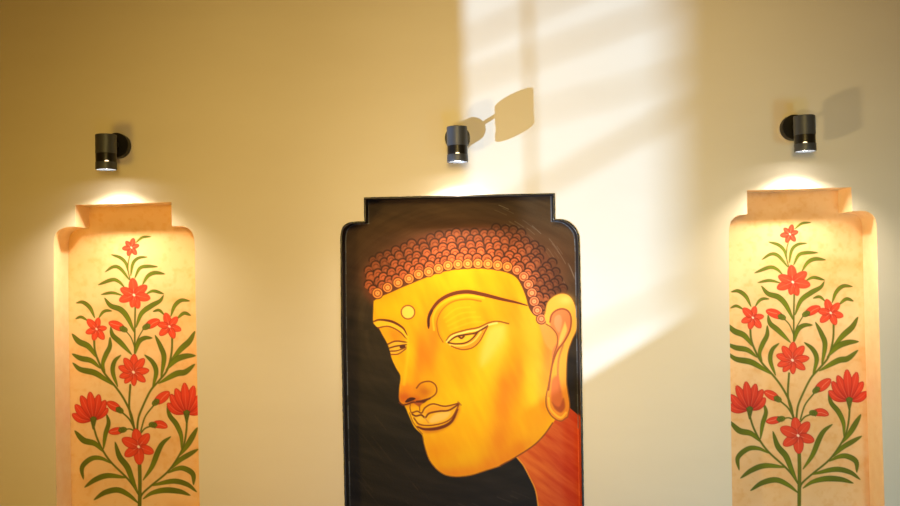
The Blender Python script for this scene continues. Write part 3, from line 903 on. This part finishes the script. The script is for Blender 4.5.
# ------------------------------------------------------------- wall lamps
BR_ = .0268; LEN = .0925
def make_lamp(label):
    root = thing('wall_spotlight', label, 'wall light', (0, 0, 0), 'black cylinder spotlights above the niches')
    toY = Matrix.Rotation(math.radians(90), 3, 'X')       # z axis -> -y
    vs, fs = cap_lathe([(.0370, 0.0), (.0370, .0030), (.0345, .0030)], 56)
    o = mesh_obj('wall_gasket', turn(vs, toY), fs, M_gask, root); auto_smooth(o)
    vs, fs = cap_lathe([(.0338, .0028), (.0338, .0235), (.0332, .0250), (.0325, .0256), (.010, .0256)], 56)
    o = mesh_obj('base_plate', turn(vs, toY), fs, M_plate, root); auto_smooth(o)
    vs, fs = cap_lathe([(.0085, .0250), (.0085, .0290), (.0052, .0300), (.0052, REACH - BR_ + .004)], 24)
    o = mesh_obj('arm', turn(vs, toY), fs, M_dark, root); auto_smooth(o)
    ztop = root['ztop'] = 0.0180
    c = (0, -REACH, ztop)
    I = Matrix.Identity(3)
    r = BR_
    vs, fs = cap_lathe([(r - .0035, 0), (r - .0008, -.0004), (r, -.0014), (r, -.0495), (r - .0006, -.0502), (r - .003, -.0502)], 64)
    body = mesh_obj('lamp_body', turn(vs, I, c), fs, M_metal, root); auto_smooth(body)
    vs, fs = lathe([(r - .0006, -.0500), (r - .0006, -.0735), (r - .004, -.0735), (r - .004, -.0500)], 64, True)
    sl = mesh_obj('inner_sleeve', turn(vs, I, c), fs, M_dark, root); auto_smooth(sl)
    vs, fs = lathe([(r + .0002, -.0732), (r + .0003, -.0738), (r + .0003, -.0915), (r, -LEN), (r - .0022, -LEN), (r - .0030, -.0910), (r - .0030, -.0732)], 64, True)
    tr = mesh_obj('trim_ring', turn(vs, I, c), fs, M_metal, root); auto_smooth(tr)
    vs, fs = cap_lathe([(r - .0031, -.0840), (r - .0031, -.0866), (r - .005, -.0870)], 48)
    ln = mesh_obj('lens', turn(vs, I, c), fs, M_lens, root); auto_smooth(ln)
    # emissive dot added as a glint at the foot of the sleeve
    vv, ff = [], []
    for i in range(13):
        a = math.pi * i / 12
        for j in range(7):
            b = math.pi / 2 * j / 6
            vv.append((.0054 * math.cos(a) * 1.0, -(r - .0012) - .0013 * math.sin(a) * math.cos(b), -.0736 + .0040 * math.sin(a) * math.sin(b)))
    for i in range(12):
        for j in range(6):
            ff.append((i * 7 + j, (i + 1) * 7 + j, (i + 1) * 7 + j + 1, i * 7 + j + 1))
    mesh_obj('bulb_glint', turn(vv, I, c), ff, M_glint, root, smooth=True)
    del root['ztop']
    return root

def beam(root, power, tint):
    ld = bpy.data.lights.new('beam', 'SPOT')
    ld.energy = power; ld.color = tint
    ld.spot_size = math.radians(BEAM[0]); ld.spot_blend = BEAM[1]; ld.shadow_soft_size = .009
    lo = bpy.data.objects.new('beam', ld); C.objects.link(lo)
    lo.parent = root
    lo.location = (0, -REACH, .0180 - LEN - .0012)
    return lo
BEAM = (126, 1.0)

lamps = [((119.5, 146.5), 'black cylinder wall light above the left floral niche, darkest of the three', 15, (1, .85, .60)),
         ((457.6, 139.0), 'grey-sheened cylinder wall light above the portrait niche, casting a hard shadow on the sunlit wall', 16, (1, .88, .70)),
         ((791.8, 128.6), 'black cylinder wall light above the right floral niche, its round base showing at left', 16, (1, .86, .64))]
proto = make_lamp(lamps[0][1])
def copy_thing(src):
    c = src.copy(); C.objects.link(c)
    for ch in list(src.children):
        d = ch.copy(); C.objects.link(d); d.parent = c
    return c
roots = [proto, copy_thing(proto), copy_thing(proto)]
for rt, (p, lb, pw, tint), turn_deg in zip(roots, lamps, (25, 1, -20)):
    x, z = at(*p)
    rt.location = (x, 0, z)
    rt['label'] = lb
    beam(rt, pw, tint)
    # the glint dot is turned towards the camera on each lamp
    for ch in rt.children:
        if ch.name.split('.')[0] == 'bulb_glint':
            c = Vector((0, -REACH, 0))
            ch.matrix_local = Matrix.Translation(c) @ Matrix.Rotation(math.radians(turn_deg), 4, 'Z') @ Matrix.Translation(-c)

# ----------------------------------------------- side wall with its opening
SX = -1.9
DIR = Vector((57, 33, 33.4)).normalized()       # way the sunlight travels (bounced up off the pale paving outside)
def wall_of_sun():
    t = .12
    # opening between y=-1.083 and y=-1.52, from the floor up to 1.62
    y0, y1, zt = -1.098, -1.62, 1.75
    zb = .02
    vs, fs = [], []
    def add(b):
        v, f = b; k = len(vs); vs.extend(v); fs.extend(tuple(i + k for i in q) for q in f)
    add(box(SX - .02, SX, y0, DEPTH + .1, 0, 3.0))
    add(box(SX - .02, SX, -3.2, y1, 0, 3.0))
    add(box(SX - .02, SX, y1, y0, zt, 3.0))
    o = mesh_obj('wall_left', vs, fs, M_side); o['kind'] = 'structure'
    vs.clear(); fs.clear()
    add(box(SX - .012, SX - .004, -1.206, -1.2005, zb, zt))
    add(box(SX - .012, SX - .004, y1, y0, -.05, zb))
    add(box(SX - .012, SX - .004, y1, y0, zt, zt + .02))
    o = mesh_obj('window_1', vs, fs, M_wood); o['kind'] = 'structure'
    # unseen light blockers added outside: the bars blur into soft bands on the wall
    vs.clear(); fs.clear()
    def out(px, py, far):
        x, z = at(px, py)
        p = Vector((x, 0, z)) - DIR * far
        return p
    far = 5.2
    def blocker_bar(p0, p1, th, far=8.5):
        th *= .6
        a, b = out(*p0, far), out(*p1, far)
        k = len(vs)
        for p in (a, b):
            for dy, dz in ((-.5, -.5), (.5, -.5), (.5, .5), (-.5, .5)):
                vs.append((p.x + dy * .02, p.y, p.z + dz * th))
        fs.extend([(k, k + 1, k + 2, k + 3), (k + 7, k + 6, k + 5, k + 4)] + [(k + i, k + 4 + i, k + 4 + (i + 1) % 4, k + (i + 1) % 4) for i in range(4)])
    blocker_bar((440, 52), (760, -90), .022)
    blocker_bar((440, 92), (760, -26), .026)
    blocker_bar((500, 210), (760, 66), .034)
    blocker_bar((520, 118), (760, 52), .022)
    blocker_bar((470, 390), (760, 252), .026)
    # unseen block added outside: softens the lower edge of the bright patch
    a, b = out(520, 411, 4.5), out(800, 289, 4.5)
    k = len(vs)
    for p in (a, b):
        for dx, dz in ((0, 0), (.05, 0), (.05, -.9), (0, -.9)):
            vs.append((p.x + dx, p.y, p.z + dz))
    fs.extend([(k, k + 1, k + 2, k + 3), (k + 7, k + 6, k + 5, k + 4)] + [(k + i, k + 4 + i, k + 4 + (i + 1) % 4, k + (i + 1) % 4) for i in range(4)])
    # unseen slab added to close the bright patch on its right side
    def blocker_slab(px, w, far=9.0):
        a = out(px, -200, far); b = out(px, 520, far)
        k = len(vs)
        for p in (a, b):
            for dx, dy in ((0, -w), (.02, -w), (.02, 0), (0, 0)):
                vs.append((p.x + dx, p.y + dy, p.z))
        fs.extend([(k, k + 1, k + 2, k + 3), (k + 7, k + 6, k + 5, k + 4)] + [(k + i, k + 4 + i, k + 4 + (i + 1) % 4, k + (i + 1) % 4) for i in range(4)])
    blocker_slab(672, .6)
    o = mesh_obj('sun_blocker_1', vs, fs, M_wood); o['kind'] = 'structure'
    vs.clear(); fs.clear()
    add(box(SX, WX1, -3.2, DEPTH + .1, -.05, 0))
    o = mesh_obj('floor', vs, fs, M_side); o['kind'] = 'structure'
wall_of_sun()

# ------------------------------------------------------------------ lights
def sun(energy, col, ang, d):
    l = bpy.data.lights.new('sunlight', 'SUN'); l.energy = energy; l.color = col; l.angle = math.radians(ang)
    o = bpy.data.objects.new('sunlight', l); C.objects.link(o)
    o.rotation_euler = Vector(d).to_track_quat('-Z', 'Y').to_euler()
    return o
sun(6.8, (.47, .69, 1), .6, DIR)

def area(loc, target, size, power, col, name='room_light'):
    l = bpy.data.lights.new(name, 'AREA'); l.shape = 'DISK'; l.size = size; l.energy = power; l.color = col
    o = bpy.data.objects.new(name, l); C.objects.link(o)
    o.location = loc
    o.rotation_euler = (Vector(target) - Vector(loc)).to_track_quat('-Z', 'Y').to_euler()
    return o
def lamp(loc, target, size, blend, radius, power, col, name='fill_spot'):
    l = bpy.data.lights.new(name, 'SPOT'); l.spot_size = math.radians(size); l.spot_blend = blend
    l.shadow_soft_size = radius; l.energy = power; l.color = col
    o = bpy.data.objects.new(name, l); C.objects.link(o)
    o.location = loc
    o.rotation_euler = (Vector(target) - Vector(loc)).to_track_quat('-Z', 'Y').to_euler()
FILLS = [  # unseen fill spots added to tint the wall and soften its shadows
 ((0, -2.8, 2.0), (.08, 0, 1.72), 60, .25, 150, (1, .69, .20)),
 ((-.80, -1.2, 1.15), (.95, 0, 1.95), 80, .07, 46, (1, .76, .36)),
 ((-1.2, -2.7, .9), (-1.0, 0, 1.35), 58, .25, 80, (1, .62, .08)),
 ((1.5, -2.7, .5), (1.05, 0, .95), 62, .3, 66, (.38, .95, 1)),
 ((.4, -2.8, .4), (.35, 0, 1.05), 62, .3, 48, (.1, .36, 1)),
]
for L in FILLS:
    lamp(L[0], L[1], L[2], 1, L[3], L[4], L[5])

world = bpy.data.worlds.new('world'); scene.world = world
world.use_nodes = True
bg = world.node_tree.nodes['Background']
bg.inputs['Color'].default_value = (1, .55, .14, 1)
bg.inputs['Strength'].default_value = .165

vs_ = scene.view_settings
vs_.view_transform = 'Standard'; vs_.look = 'None'; vs_.gamma = 1; vs_.use_curve_mapping = False
vs_.exposure = 0.0
